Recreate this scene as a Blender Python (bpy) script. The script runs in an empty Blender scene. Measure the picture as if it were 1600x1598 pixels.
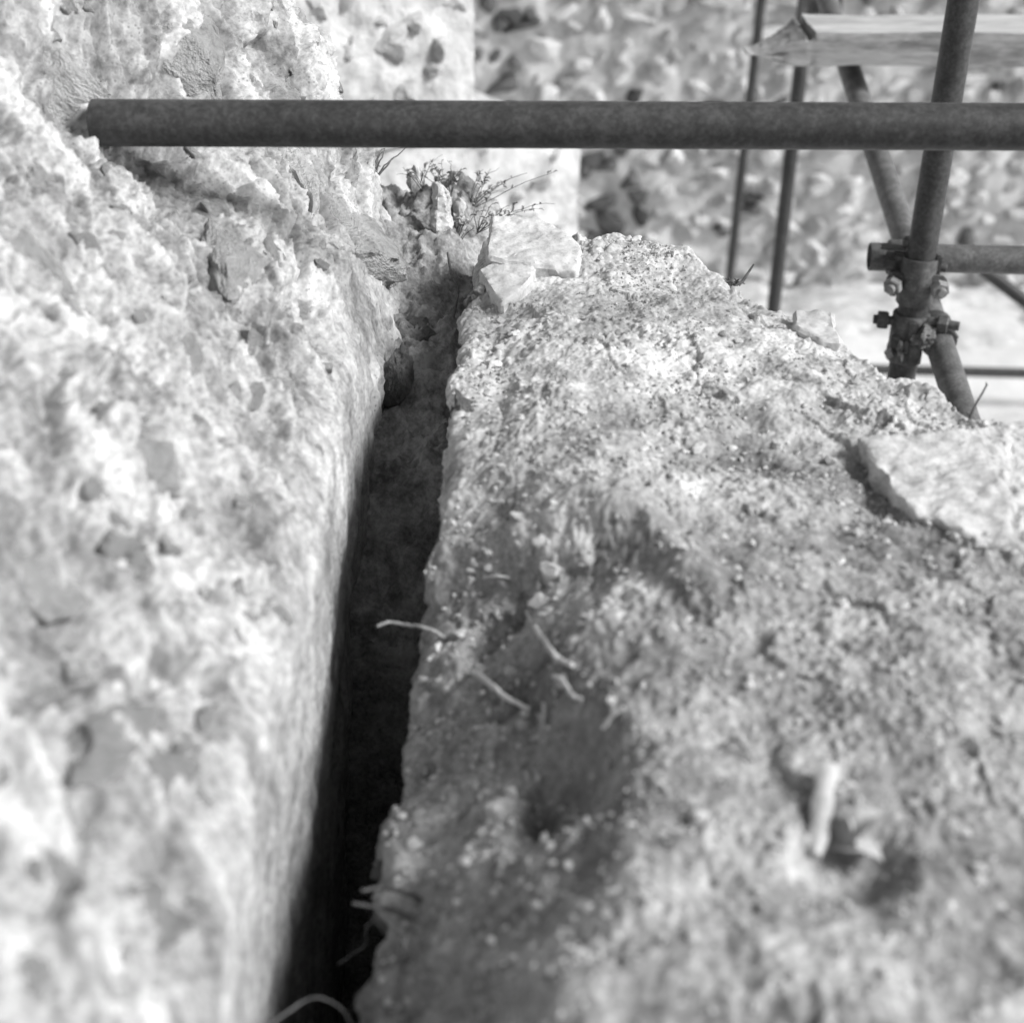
import bpy, bmesh, math, random
import numpy as np
from mathutils import Vector, Matrix, Quaternion

random.seed(7)
rng = np.random.default_rng(11)
SC = bpy.context.scene
COL = SC.collection

# ------------------------------------------------------------------ camera
TH = math.radians(30.0)          # the camera looks 30 degrees below the horizon
CAMZ = 1.95
F = 80.0 / 56.0 * 1600.0         # focal length in pixels of the 1600 px photograph
CT, ST = math.cos(TH), math.sin(TH)
cam = bpy.data.cameras.new('camera')
cam.sensor_width = 56.0
cam.lens = 80.0
cam.clip_start = 0.05
cam.clip_end = 400.0
cam.dof.use_dof = True
cam.dof.focus_distance = 1.86
cam.dof.aperture_fstop = 6.3
cam_o = bpy.data.objects.new('camera', cam)
COL.objects.link(cam_o)
cam_o.location = (0, 0, CAMZ)
cam_o.rotation_euler = (math.pi / 2 - TH, 0, 0)
SC.camera = cam_o

# ------------------------------------------------------------------ light
SUN_EL, SUN_AZ = math.radians(39), math.radians(107)     # azimuth from +Y towards +X
sdir = Vector((math.sin(SUN_AZ) * math.cos(SUN_EL), math.cos(SUN_AZ) * math.cos(SUN_EL), math.sin(SUN_EL)))
w = bpy.data.worlds.new('World')
SC.world = w
w.use_nodes = True
wn, wl = w.node_tree.nodes, w.node_tree.links
sky = wn.new('ShaderNodeTexSky')
sky.sky_type = 'NISHITA'
sky.sun_disc = False
sky.sun_elevation = SUN_EL
sky.sun_rotation = SUN_AZ
bw = wn.new('ShaderNodeRGBToBW')                          # black and white film
wl.new(sky.outputs[0], bw.inputs[0])
wl.new(bw.outputs[0], wn['Background'].inputs[0])
wn['Background'].inputs[1].default_value = 0.05
sl = bpy.data.lights.new('sun', 'SUN')
sl.energy = 1.5
sl.angle = math.radians(20)
so = bpy.data.objects.new('sun', sl)
COL.objects.link(so)
so.rotation_euler = sdir.to_track_quat('Z', 'Y').to_euler()
SC.view_settings.view_transform = 'Standard'
SC.view_settings.look = 'None'
SC.view_settings.exposure = 1.88
SC.view_settings.gamma = 1.0
SC.render.engine = 'CYCLES'
SC.cycles.use_denoising = True
SC.cycles.max_bounces = 6

# ------------------------------------------------------------------ projection helpers
def P(px, py, d):
    """world point of pixel (px, py) of the photograph at depth d along the optical axis"""
    u, v = (px - 800) / F, (py - 799) / F
    return Vector((u * d, d * (CT - v * ST), CAMZ - d * (ST + v * CT)))
def PY(px, py, y):
    v = (py - 799) / F
    return P(px, py, y / (CT - v * ST))
def PZ(px, py, z):
    v = (py - 799) / F
    return P(px, py, (CAMZ - z) / (ST + v * CT))
def proj(A):
    dz = CAMZ - A[..., 2]
    dep = A[..., 1] * CT + dz * ST
    v = (-A[..., 1] * ST + dz * CT) / dep
    return A[..., 0] / dep * F + 800, v * F + 799, dep

# ------------------------------------------------------------------ numpy noise
_ga = np.linspace(0, 2 * np.pi, 256, endpoint=False)
_GX, _GY = np.cos(_ga), np.sin(_ga)
def _hash(ix, iy, seed):
    n = (ix.astype(np.uint32) * np.uint32(374761393) + iy.astype(np.uint32) * np.uint32(668265263)
         + np.uint32((seed * 974634777) & 0xffffffff))
    n = (n ^ (n >> np.uint32(13))) * np.uint32(1274126177)
    n = (n ^ (n >> np.uint32(15))) * np.uint32(2246822519)
    return n ^ (n >> np.uint32(16))
def perlin(x, y, seed):
    fx, fy = np.floor(x), np.floor(y)
    ix, iy = fx.astype(np.int64), fy.astype(np.int64)
    x, y = x - fx, y - fy
    sx, sy = x * x * x * (x * (x * 6 - 15) + 10), y * y * y * (y * (y * 6 - 15) + 10)
    def g(dx, dy):
        h = _hash(ix + dx, iy + dy, seed) & np.uint32(255)
        return _GX[h] * (x - dx) + _GY[h] * (y - dy)
    a = g(0, 0); a += sx * (g(1, 0) - a)
    b = g(0, 1); b += sx * (g(1, 1) - b)
    return (a + sy * (b - a)) * 1.4
def fbm(x, y, f, octv, seed, gain=0.5, ridge=False):
    r, a = np.zeros_like(x), 1.0
    for o in range(octv):
        n = perlin(x * f, y * f, seed + o * 17)
        r += a * ((0.5 - 2 * np.abs(n)) if ridge else n)
        f *= 2.03; a *= gain
    return r
def worley(x, y, f, seed):
    """nearest distance, gap to second, random value of the cell, offset in the cell"""
    x, y = x * f, y * f
    fx, fy = np.floor(x), np.floor(y)
    ix, iy = fx.astype(np.int64), fy.astype(np.int64)
    f1 = np.full(x.shape, 9.0); f2 = f1.copy(); r = np.zeros_like(x); ox = np.zeros_like(x); oy = np.zeros_like(x)
    for dx in (-1, 0, 1):
        for dy in (-1, 0, 1):
            h = _hash(ix + dx, iy + dy, seed)
            cx = fx + dx + (h & np.uint32(1023)) / 1023.0
            cy = fy + dy + ((h >> np.uint32(10)) & np.uint32(1023)) / 1023.0
            ex, ey = x - cx, y - cy
            d = np.sqrt(ex * ex + ey * ey)
            m = d < f1
            f2 = np.where(m, f1, np.minimum(f2, d))
            f1 = np.where(m, d, f1)
            r = np.where(m, ((h >> np.uint32(20)) & np.uint32(1023)) / 1023.0, r)
            ox = np.where(m, ex, ox); oy = np.where(m, ey, oy)
    return f1, f2 - f1, r, ox, oy
def sstep(a, b, x):
    t = np.clip((x - a) / (b - a), 0, 1)
    return t * t * (3 - 2 * t)

# ------------------------------------------------------------------ object helpers
def link(name, me, mat=None, parent=None):
    o = bpy.data.objects.new(name, me)
    COL.objects.link(o)
    if mat is not None:
        me.materials.append(mat)
    if parent is not None:
        o.parent = parent
    return o
def tag(o, label, cat=None, group=None, kind=None):
    if label: o['label'] = label
    if cat: o['category'] = cat
    if group: o['group'] = group
    if kind: o['kind'] = kind
    return o
def thing(name, label, cat, loc=(0, 0, 0), group=None):
    o = bpy.data.objects.new(name, None)
    o.empty_display_size = 0.05
    COL.objects.link(o)
    o.location = loc
    return tag(o, label, cat, group)
def grid_mesh(name, A, tone=None):
    n, m = A.shape[:2]
    me = bpy.data.meshes.new(name)
    me.vertices.add(n * m)
    me.vertices.foreach_set('co', A.reshape(-1).astype(np.float32))
    idx = np.arange(n * m).reshape(n, m)
    q = np.stack([idx[:-1, :-1], idx[1:, :-1], idx[1:, 1:], idx[:-1, 1:]], -1).reshape(-1, 4)
    me.loops.add(q.size)
    me.loops.foreach_set('vertex_index', q.reshape(-1).astype(np.int32))
    me.polygons.add(len(q))
    me.polygons.foreach_set('loop_start', np.arange(0, q.size, 4, dtype=np.int32))
    me.polygons.foreach_set('loop_total', np.full(len(q), 4, dtype=np.int32))
    me.update(calc_edges=True)
    if tone is not None:
        me.attributes.new('tone', 'FLOAT', 'POINT').data.foreach_set('value', tone.reshape(-1).astype(np.float32))
    me.polygons.foreach_set('use_smooth', np.ones(len(q), dtype=bool))
    return me
class MB:
    """collects shapes for ONE mesh"""
    def __init__(s): s.v, s.f = [], []
    def add(s, v, f):
        b = len(s.v); s.v += [tuple(p) for p in v]; s.f += [tuple(i + b for i in q) for q in f]; return s
    def sweep(s, pts, rad, sides=10, cap=True):
        pts = [Vector(p) for p in pts]
        if not hasattr(rad, '__len__'): rad = [rad] * len(pts)
        t0 = (pts[1] - pts[0]).normalized()
        nrm = t0.orthogonal().normalized()
        v, f = [], []
        for i, p in enumerate(pts):
            t = (pts[min(i + 1, len(pts) - 1)] - pts[max(i - 1, 0)]).normalized()
            nrm = (nrm - t * nrm.dot(t)).normalized()
            b = t.cross(nrm)
            for k in range(sides):
                a = 2 * math.pi * k / sides
                v.append(p + (nrm * math.cos(a) + b * math.sin(a)) * rad[i])
        for i in range(len(pts) - 1):
            for k in range(sides):
                k2 = (k + 1) % sides
                f.append((i * sides + k, i * sides + k2, (i + 1) * sides + k2, (i + 1) * sides + k))
        if cap:
            f.append(tuple(range(sides - 1, -1, -1)))
            f.append(tuple((len(pts) - 1) * sides + k for k in range(sides)))
        return s.add(v, f)
    def pipe(s, a, b, ro, ri, sides=40, segs=1, lip=0.0008):
        """hollow tube from a to b with open ends"""
        a, b = Vector(a), Vector(b)
        t = (b - a).normalized(); L = (b - a).length
        n = t.orthogonal().normalized(); c = t.cross(n)
        rings = [(lip, ri), (0, ri + lip), (0, ro - lip), (lip, ro)]
        rings += [(L * k / segs, ro) for k in range(1, segs)]
        rings += [(L - lip, ro), (L, ro - lip), (L, ri + lip), (L - lip, ri)]
        v, f = [], []
        for (h, r) in rings:
            for k in range(sides):
                w_ = 2 * math.pi * k / sides
                v.append(a + t * h + (n * math.cos(w_) + c * math.sin(w_)) * r)
        R = len(rings)
        for i in range(R):
            j = (i + 1) % R
            for k in range(sides):
                k2 = (k + 1) % sides
                f.append((i * sides + k, i * sides + k2, j * sides + k2, j * sides + k))
        return s.add(v, f)
    def prism(s, c, axis, r, L, sides=6, bev=0.0015, rot=0.0):
        c, axis = Vector(c), Vector(axis).normalized()
        n = axis.orthogonal().normalized(); b = axis.cross(n)
        v, f = [], []
        for (h, rr) in ((-L / 2, r - bev), (-L / 2 + bev, r), (L / 2 - bev, r), (L / 2, r - bev)):
            for k in range(sides):
                a = 2 * math.pi * k / sides + rot
                v.append(c + axis * h + (n * math.cos(a) + b * math.sin(a)) * rr)
        for i in range(3):
            for k in range(sides):
                k2 = (k + 1) % sides
                f.append((i * sides + k, i * sides + k2, (i + 1) * sides + k2, (i + 1) * sides + k))
        f.append(tuple(range(sides - 1, -1, -1))); f.append(tuple(3 * sides + k for k in range(sides)))
        return s.add(v, f)
    def box(s, c, ex, ey, ez, bev=0.0015):
        """box with half extent vectors; its edges are chamfered"""
        c, ex, ey, ez = Vector(c), Vector(ex), Vector(ey), Vector(ez)
        bm = bmesh.new()
        bmesh.ops.create_cube(bm, size=2)
        L = (ex.length, ey.length, ez.length)
        for q in bm.verts: q.co = Vector((q.co.x * L[0], q.co.y * L[1], q.co.z * L[2]))
        bmesh.ops.bevel(bm, geom=bm.edges[:], offset=min(bev, min(L) * 0.6), segments=2, affect='EDGES')
        bm.verts.index_update()
        ux, uy, uz = ex.normalized(), ey.normalized(), ez.normalized()
        v = [c + ux * q.co.x + uy * q.co.y + uz * q.co.z for q in bm.verts]
        f = [[q.index for q in p.verts] for p in bm.faces]
        bm.free()
        return s.add(v, f)
    def arc(s, c, axis, start, a0, a1, ri, ro, L, n=24):
        """part of a ring (a clamp jaw): angles from the start direction"""
        c, axis = Vector(c), Vector(axis).normalized()
        st = Vector(start); st = (st - axis * st.dot(axis)).normalized()
        b = axis.cross(st)
        v, f = [], []
        for i in range(n + 1):
            a = math.radians(a0 + (a1 - a0) * i / n)
            d = st * math.cos(a) + b * math.sin(a)
            for (r, h) in ((ri, -L / 2), (ro - .001, -L / 2), (ro, -L / 2 + .0015), (ro, L / 2 - .0015), (ro - .001, L / 2), (ri, L / 2)):
                v.append(c + d * r + axis * h)
        for i in range(n):
            for k in range(6):
                k2 = (k + 1) % 6
                f.append((i * 6 + k, i * 6 + k2, i * 6 + 6 + k2, i * 6 + 6 + k))
        f.append((5, 4, 3, 2, 1, 0)); f.append(tuple(n * 6 + k for k in range(6)))
        return s.add(v, f)
    def build(s, name, mat, parent=None, smooth=35):
        me = bpy.data.meshes.new(name)
        off, q_ = Vector((0, 0, 0)), parent
        while q_ is not None: off += q_.location; q_ = q_.parent
        me.from_pydata([tuple(Vector(p) - off) for p in s.v], [], s.f)
        bm = bmesh.new(); bm.from_mesh(me)
        bmesh.ops.recalc_face_normals(bm, faces=bm.faces[:])
        bm.to_mesh(me); bm.free()
        if smooth: me.shade_smooth(); me.set_sharp_from_angle(angle=math.radians(smooth))
        return link(name, me, mat, parent)

# ------------------------------------------------------------------ materials (all grey: black and white film)
def mineral(name, stops, s1, s2, s3, wts=(.4, .35, .25), speck=0, sps=120, bump=.5, bd=.003, rand=0.0, rough=.92, stretch=None, tone=False):
    m = bpy.data.materials.new(name)
    m.use_nodes = True
    N, L = m.node_tree.nodes, m.node_tree.links
    bs = N['Principled BSDF']
    bs.inputs['Roughness'].default_value = rough
    bs.inputs['Specular IOR Level'].default_value = 0.25
    tc = N.new('ShaderNodeTexCoord'); vec = tc.outputs['Object']
    oi = N.new('ShaderNodeObjectInfo')
    if rand:
        mu = N.new('ShaderNodeMath'); mu.operation = 'MULTIPLY'; mu.inputs[1].default_value = 57.0
        L.new(oi.outputs['Random'], mu.inputs[0])
        ad = N.new('ShaderNodeVectorMath'); ad.operation = 'ADD'
        L.new(vec, ad.inputs[0]); L.new(mu.outputs[0], ad.inputs[1]); vec = ad.outputs[0]
    if stretch:
        mp = N.new('ShaderNodeMapping'); mp.inputs['Scale'].default_value = stretch
        L.new(vec, mp.inputs[0]); vec = mp.outputs[0]
    outs = []
    for s, d in ((s1, 5), (s2, 6), (s3, 5)):
        n = N.new('ShaderNodeTexNoise'); n.inputs['Scale'].default_value = s
        n.inputs['Detail'].default_value = d; n.inputs['Roughness'].default_value = .62
        L.new(vec, n.inputs['Vector']); outs.append(n.outputs[0])
    def ma(op, a, b):
        x = N.new('ShaderNodeMath'); x.operation = op
        for i, q in enumerate((a, b)):
            if isinstance(q, (int, float)): x.inputs[i].default_value = q
            else: L.new(q, x.inputs[i])
        return x.outputs[0]
    tot = ma('ADD', ma('ADD', ma('MULTIPLY', outs[0], wts[0]), ma('MULTIPLY', outs[1], wts[1])), ma('MULTIPLY', outs[2], wts[2]))
    cr = N.new('ShaderNodeValToRGB')
    e = cr.color_ramp.elements
    while len(e) < len(stops): e.new(0.5)
    for i, (p, c) in enumerate(stops):
        e[i].position = p; e[i].color = (c, c, c, 1)
    L.new(tot, cr.inputs[0])
    colr = cr.outputs[0]
    if speck:
        vo = N.new('ShaderNodeTexVoronoi'); vo.inputs['Scale'].default_value = sps
        L.new(vec, vo.inputs['Vector'])
        mr = N.new('ShaderNodeMapRange'); mr.inputs[1].default_value = .12; mr.inputs[2].default_value = .3
        mr.inputs[3].default_value = 1 - speck; mr.inputs[4].default_value = 1
        L.new(vo.outputs[0], mr.inputs[0])
        sel = N.new('ShaderNodeMapRange')          # only some of the cells hold a dark grain
        sel.inputs[1].default_value = .45; sel.inputs[2].default_value = .6
        L.new(outs[1], sel.inputs[0])
        mx = N.new('ShaderNodeMix'); mx.data_type = 'FLOAT'
        L.new(sel.outputs[0], mx.inputs[0]); mx.inputs[2].default_value = 1.0; L.new(mr.outputs[0], mx.inputs[3])
        vm = N.new('ShaderNodeVectorMath'); vm.operation = 'SCALE'
        L.new(colr, vm.inputs[0]); L.new(mx.outputs[0], vm.inputs[3]); colr = vm.outputs[0]
    if rand:
        mr = N.new('ShaderNodeMapRange'); mr.inputs[3].default_value = 1 - rand; mr.inputs[4].default_value = 1 + rand * .6
        L.new(oi.outputs['Random'], mr.inputs[0])
        vm = N.new('ShaderNodeVectorMath'); vm.operation = 'SCALE'
        L.new(colr, vm.inputs[0]); L.new(mr.outputs[0], vm.inputs[3]); colr = vm.outputs[0]
    if tone:                                       # stones and dirt set in the mortar have tones of their own
        at = N.new('ShaderNodeAttribute'); at.attribute_name = 'tone'
        vm = N.new('ShaderNodeVectorMath'); vm.operation = 'SCALE'
        L.new(colr, vm.inputs[0]); L.new(at.outputs['Fac'], vm.inputs[3]); colr = vm.outputs[0]
    L.new(colr, bs.inputs['Base Color'])
    bp = N.new('ShaderNodeBump'); bp.inputs['Strength'].default_value = bump; bp.inputs['Distance'].default_value = bd
    L.new(ma('ADD', ma('MULTIPLY', outs[1], .6), ma('MULTIPLY', outs[2], .5)), bp.inputs['Height'])
    L.new(bp.outputs[0], bs.inputs['Normal'])
    return m

M = {}
M['lime'] = mineral('lime_mortar', [(.39, .14), (.46, .25), (.53, .35), (.60, .45)], 9, 34, 130, wts=(.25, .4, .35), speck=.5, sps=150, bump=.8, tone=True)
M['top'] = mineral('wall_top_mortar', [(.40, .18), (.46, .28), (.53, .37), (.60, .46)], 6, 44, 170, wts=(.2, .4, .4), speck=.5, sps=170, bump=.5, tone=True)
M['top_plain'] = mineral('gritty_stone', [(.38, .2), (.46, .34), (.54, .48), (.62, .6)], 20, 70, 300, speck=.5, sps=170, bump=.7)
M['limestone'] = mineral('limestone', [(.38, .28), (.48, .45), (.6, .58)], 12, 60, 320, speck=.3, sps=160, bump=.45)
M['slab'] = mineral('pale_slab', [(.39, .30), (.47, .42), (.54, .5), (.61, .56)], 12, 50, 200, speck=.35, sps=160, bump=.6)
M['stone_piece'] = mineral('embedded_stone', [(.36, .24), (.48, .46), (.62, .62)], 1.2, 5, 22, rand=.15, bump=.8, bd=.08)
M['pebble'] = mineral('pebble', [(.36, .32), (.5, .5), (.62, .64)], .8, 3, 12, rand=.4, bump=.4, bd=.05)
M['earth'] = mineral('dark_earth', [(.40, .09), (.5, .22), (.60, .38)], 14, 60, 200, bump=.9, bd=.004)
M['soil_grit'] = mineral('grit', [(.38, .2), (.5, .36), (.62, .5)], 40, 120, 400, bump=.2)
M['chips'] = mineral('mortar_chips', [(.38, .26), (.5, .42), (.62, .58)], 60, 150, 400, bump=.3)
M['far_mortar'] = mineral('far_mortar', [(.40, .26), (.48, .46), (.60, .62)], 1.5, 7, 30, bump=.8, bd=.02)
M['far_stone'] = mineral('far_stone', [(.38, .42), (.5, .6), (.62, .72)], .9, 3, 12, rand=.38, bump=.6, bd=.05)
M['pale_stone'] = mineral('pale_pier_stone', [(.38, .34), (.5, .52), (.62, .64)], .9, 3, 12, rand=.2, bump=.6, bd=.05)
M['pale_mortar'] = mineral('pale_pier_mortar', [(.40, .28), (.5, .48), (.60, .6)], 1.5, 7, 30, bump=.8, bd=.02)
M['dark_stone'] = mineral('dark_or_shaded_stone', [(.38, .05), (.5, .12), (.62, .22)], .9, 3, 12, rand=.4, bump=.6, bd=.05)  # odd dark stones, and the shade beside the pier put into stone colour
M['ground'] = mineral('pale_ground', [(.38, .42), (.5, .56), (.62, .66)], .8, 6, 40, bump=.4, bd=.01)
M['bank'] = mineral('dusty_bank', [(.40, .28), (.5, .44), (.60, .56)], 1.2, 8, 40, bump=.8, bd=.02)
M['steel'] = mineral('rusty_tube', [(.40, .026), (.5, .042), (.60, .066)], 6, 40, 160, wts=(.3, .35, .35), bump=.35, bd=.0008, rough=.5)
M['steel_worn'] = mineral('worn_tube', [(.38, .05), (.5, .10), (.62, .18)], 6, 40, 200, wts=(.3, .35, .35), bump=.25, bd=.0008, rough=.55)
M['cast'] = mineral('cast_clamp', [(.38, .035), (.5, .07), (.62, .13)], 12, 60, 250, bump=.5, bd=.001, rough=.6)
M['bolt'] = mineral('worn_bolt', [(.38, .12), (.5, .2), (.62, .3)], 20, 90, 300, bump=.3, bd=.0008, rough=.5)
M['wood'] = mineral('weathered_timber', [(.40, .07), (.5, .17), (.60, .32)], 6, 30, 110, bump=.5, bd=.004, stretch=(.2, 1, 1))
M['twig'] = mineral('dry_twig', [(.38, .05), (.5, .1), (.62, .18)], 20, 90, 300, bump=.4, bd=.001)
M['root'] = mineral('pale_root', [(.38, .14), (.5, .22), (.62, .32)], 20, 90, 300, bump=.4, bd=.001)
M['root_dim'] = mineral('shaded_root', [(.38, .06), (.5, .10), (.62, .16)], 20, 90, 300, bump=.4, bd=.001)  # root colour darkened to paint in the shade down in the crack
M['root_pale'] = mineral('dry_root', [(.38, .34), (.5, .48), (.62, .6)], 20, 90, 300, bump=.4, bd=.001)
M['leaf'] = mineral('leaf', [(.38, .2), (.5, .34), (.62, .48)], 8, 40, 150, bump=.2, rand=.3)
M['dry_leaf'] = mineral('dry_leaf', [(.38, .2), (.5, .34), (.62, .5)], 30, 90, 250, bump=.3)

# ------------------------------------------------------------------ rocks
def rock_mesh(name, seed, sub, mat, planes=9, rough=.06, hlo=.5, hhi=.86):
    r = np.random.default_rng(seed)
    bm = bmesh.new()
    bmesh.ops.create_icosphere(bm, subdivisions=sub, radius=1.0)
    V = np.array([v.co[:] for v in bm.verts])
    for k in range(planes):
        n = r.normal(size=3); n /= np.linalg.norm(n)
        h = r.uniform(hlo, hhi)
        d = V @ n
        V -= np.outer(np.maximum(d - h, 0) * .96, n)
    for f_, a_ in ((1.3, rough * 2), (3.1, rough), (7.3, rough * .5), (16, rough * .3)):
        o = r.uniform(0, 50, 3)
        q = perlin(V[:, 0] * f_ + o[0], V[:, 1] * f_ + V[:, 2] * f_ * .7 + o[1], seed) + perlin(V[:, 2] * f_ + o[2], V[:, 0] * f_ * .6 - V[:, 1] * f_, seed + 3)
        V *= (1 + a_ * q)[:, None]
    for v, c in zip(bm.verts, V): v.co = c
    me = bpy.data.meshes.new(name)
    bm.to_mesh(me); bm.free()
    me.shade_smooth(); me.set_sharp_from_angle(angle=math.radians(32))
    me.materials.append(mat)
    return me
def place(name, me, loc, scale, rot, parent):
    o = bpy.data.objects.new(name, me)
    COL.objects.link(o)
    o.parent = parent
    o.matrix_basis = Matrix.LocRotScale(Vector(loc) - (parent.location if parent else Vector()), rot, Vector(scale))
    return o
def frame_quat(xa, n):
    n = Vector(n).normalized(); xa = Vector(xa); xa = (xa - n * xa.dot(n)).normalized()
    y = n.cross(xa)
    return Matrix((xa, y, n)).transposed().to_quaternion()

class Surf:
    """a displaced sheet of points that can be asked for the point seen at a pixel"""
    def __init__(s, A):
        s.A = A
        du, dv = np.gradient(A, axis=0), np.gradient(A, axis=1)
        n = np.cross(du, dv)
        s.N = n / (np.linalg.norm(n, axis=-1, keepdims=True) + 1e-12)
        s.x, s.y, s.d = proj(A)
    def at(s, px, py):
        e = (s.x - px) ** 2 + (s.y - py) ** 2
        m = e < 25
        k = np.argmin(np.where(m, s.d, 1e6)) if m.any() else np.argmin(e)
        i, j = np.unravel_index(k, e.shape)
        return Vector(s.A[i, j]), Vector(s.N[i, j])

# ================================================================== SETTING
ZTOP = 1.30
GZ = -1.15
gx, gy = np.meshgrid(np.concatenate([np.linspace(-60, -4, 12), np.linspace(-3.5, 6, 150), np.linspace(7, 60, 12)]),
                     np.concatenate([np.linspace(-60, 2, 12), np.linspace(2.5, 9, 110), np.linspace(10, 80, 12)]), indexing='ij')
gz = GZ + .015 * fbm(gx, gy, 1.5, 4, 5)
ground = link('ground', grid_mesh('ground', np.stack([gx, gy, gz], -1)), M['ground'])
tag(ground, None, kind='structure')

# dusty bank of debris at the foot of the far wall
bx_, by_ = np.meshgrid(np.linspace(-2, 6.0, 240), np.linspace(6.8, 8.1, 70), indexing='ij')
bz = GZ - .03 + .07 * sstep(6.8, 7.9, by_ + .12 * fbm(bx_, by_, 1.2, 3, 8)) + .04 * fbm(bx_, by_, 3, 4, 3) * sstep(6.8, 7.1, by_)
bank = link('debris_bank', grid_mesh('debris_bank', np.stack([bx_, by_, bz], -1)), M['bank'])
tag(bank, 'pale dusty debris banked along the foot of the far wall', kind='structure')

# ================================================================== LEFT WALL
lw = thing('rubble_wall', 'pale lime rubble wall filling the left side, its face sloping into the crack', 'wall', (-.5, 1.2, GZ))
tY = np.concatenate([np.linspace(.25, 2.02, 800), np.linspace(2.024, 2.5, 130)])
qS = np.concatenate([-np.geomspace(2.0, .004, 80), np.linspace(0, .46, 215), np.linspace(.4635, .85, 90)])
T, S = np.meshgrid(tY, qS, indexing='ij')
def left_base(T, S, wob=True):
    bend = sstep(1.93, 2.14, T)                                # far end of the wall turns away to the left
    px_ = -.168 - .006 * sstep(1.0, 2.0, T)
    if wob: px_ = px_ + .006 * fbm(T, T * 0 + 3.3, 2.2, 4, 21)
    ang = np.radians(41 + 27 * sstep(1.45, 2.0, T))
    over = np.maximum(T - 1.98, 0)
    X = px_ - over * 1.1 * bend
    Y = T - over * .55 * bend
    Sp, Sn = np.maximum(S, 0), np.minimum(S, 0)
    rnd = .007 * np.exp(-np.abs(S) / .009)
    nx, ny = -np.cos(bend * 1.1), np.sin(bend * 1.1) * .35
    X = X + nx * (Sp * np.cos(ang) + rnd) + Sn * .05 - np.clip(S, -.10, 0) * .30 * sstep(1.2, 1.75, T)       # slanting side face, steeper towards the camera
    X = X
    Y = Y + ny * Sp * np.cos(ang)
    Z = ZTOP + Sp * np.sin(ang) + Sn - rnd * .3
    N = np.stack([np.where(S > 0, np.sin(ang), .96), np.where(S > 0, -ny * .4, 0) + 0 * S, np.where(S > 0, np.cos(ang), .05)], -1)
    k = sstep(-.03, .03, S)[..., None]
    N = k * np.stack([np.sin(ang), 0 * S + .25 * bend, np.cos(ang)], -1) + (1 - k) * np.stack([0 * S + 1.0, .3 * bend, .05 + 0 * S], -1)
    return np.stack([X, Y, Z], -1), N / np.linalg.norm(N, axis=-1, keepdims=True)
B, Nn = left_base(T, S)
wx, wy = T + .016 * fbm(T, S, 9, 3, 31), S + .016 * fbm(T, S, 9, 3, 32)
au, av = (wx + wy) * .707 * .55, (wy - wx) * .707 * 1.15      # broken courses slope down towards the crack
face = sstep(.0, .055, S)
_, g, r, ox, oy = worley(au, av, 12, 41)
hh = (r - .35) * .022 * sstep(.02, .16, g) + (ox * (r * 7 % 1 - .5) + oy * (r * 13 % 1 - .5)) * .034 * sstep(.0, .12, g)
_, g3, r3_, _, _ = worley(wx, wy, 16, 47)
hh -= np.where(r3_ > .9, .014, 0) * sstep(.1, .5, g3)
_, g2, r2, ox2, oy2 = worley(au, av, 34, 42)
h2 = np.maximum(r2 - .45, 0) * .013 * sstep(.05, .4, g2) + (ox2 * (r2 * 7 % 1 - .5) + oy2 * (r2 * 13 % 1 - .5)) * .013
_, g4, r4, ox4, oy4 = worley(wx, wy, 85, 43)
h4 = (ox4 * (r4 * 7 % 1 - .5) + oy4 * (r4 * 13 % 1 - .5)) * .006 + np.where(r4 > .8, -.004, 0) * sstep(.05, .4, g4)
D = face * (.017 * fbm(T, S, 4, 3, 33) + hh + h2 + h4 + .005 * fbm(au, av, 22, 3, 34, ridge=True)) \
    + (.35 + .65 * face) * (.0050 * fbm(au, av, 46, 4, 35, .55) + .0026 * fbm(T, S, 190, 2, 36))
lump = sstep(1.45, 1.62, T)
D += (1 - face) * (.007 * fbm(T * .6, S * 1.5, 6, 4, 37) * sstep(-.02, -.1, S) + (.003 + .006 * lump * sstep(-.03, -.08, S)) * fbm(T * 3, S * (.6 + lump), 18, 3, 38))
tend = P(150, 192, 1.533)                                       # the wall is hollowed where the tube ends
D = np.where(S > .02, D - .022 * np.exp(-((B[..., 0] - tend.x - .04) ** 2 + (B[..., 1] - tend.y) ** 2 + (B[..., 2] - tend.z) ** 2) / .085 ** 2), D)
LA = B + Nn * D[..., None]
LS = Surf(LA)
LT = 1 + face * (.6 * (r - .45) * sstep(.0, .1, g) + .5 * (r2 - .5) * sstep(.05, .25, g2)) + .15 * fbm(T, S, 6, 3, 39) + .38 * fbm(au * .6, av * 1.3, 15, 4, 40, .6)
LT = np.clip(LT, .5, 1.25)
link('mortar_face', grid_mesh('mortar_face', LA, LT), M['lime'], lw).location = -lw.location
mb = MB(); mb.box((-1.15, .8, (GZ + 1.2) / 2), (.75, 0, 0), (0, 1.15, 0), (0, 0, (1.2 - GZ) / 2), .02)
mb.box((.25, -.12, (GZ + 1.15) / 2), (.645, 0, 0), (0, .3, 0), (0, 0, (1.15 - GZ) / 2), .02)  # unseen block added to keep light out of the crack's near end
mb.build('core', M['top_plain'], lw)
LST = [rock_mesh('stone', 100 + i, 5, M['stone_piece'], 16, .09, .38, .75) for i in range(7)]
BX, _b = left_base(T[::6, ::4], S[::6, ::4], False)
LBASE = Surf(BX)
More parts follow.
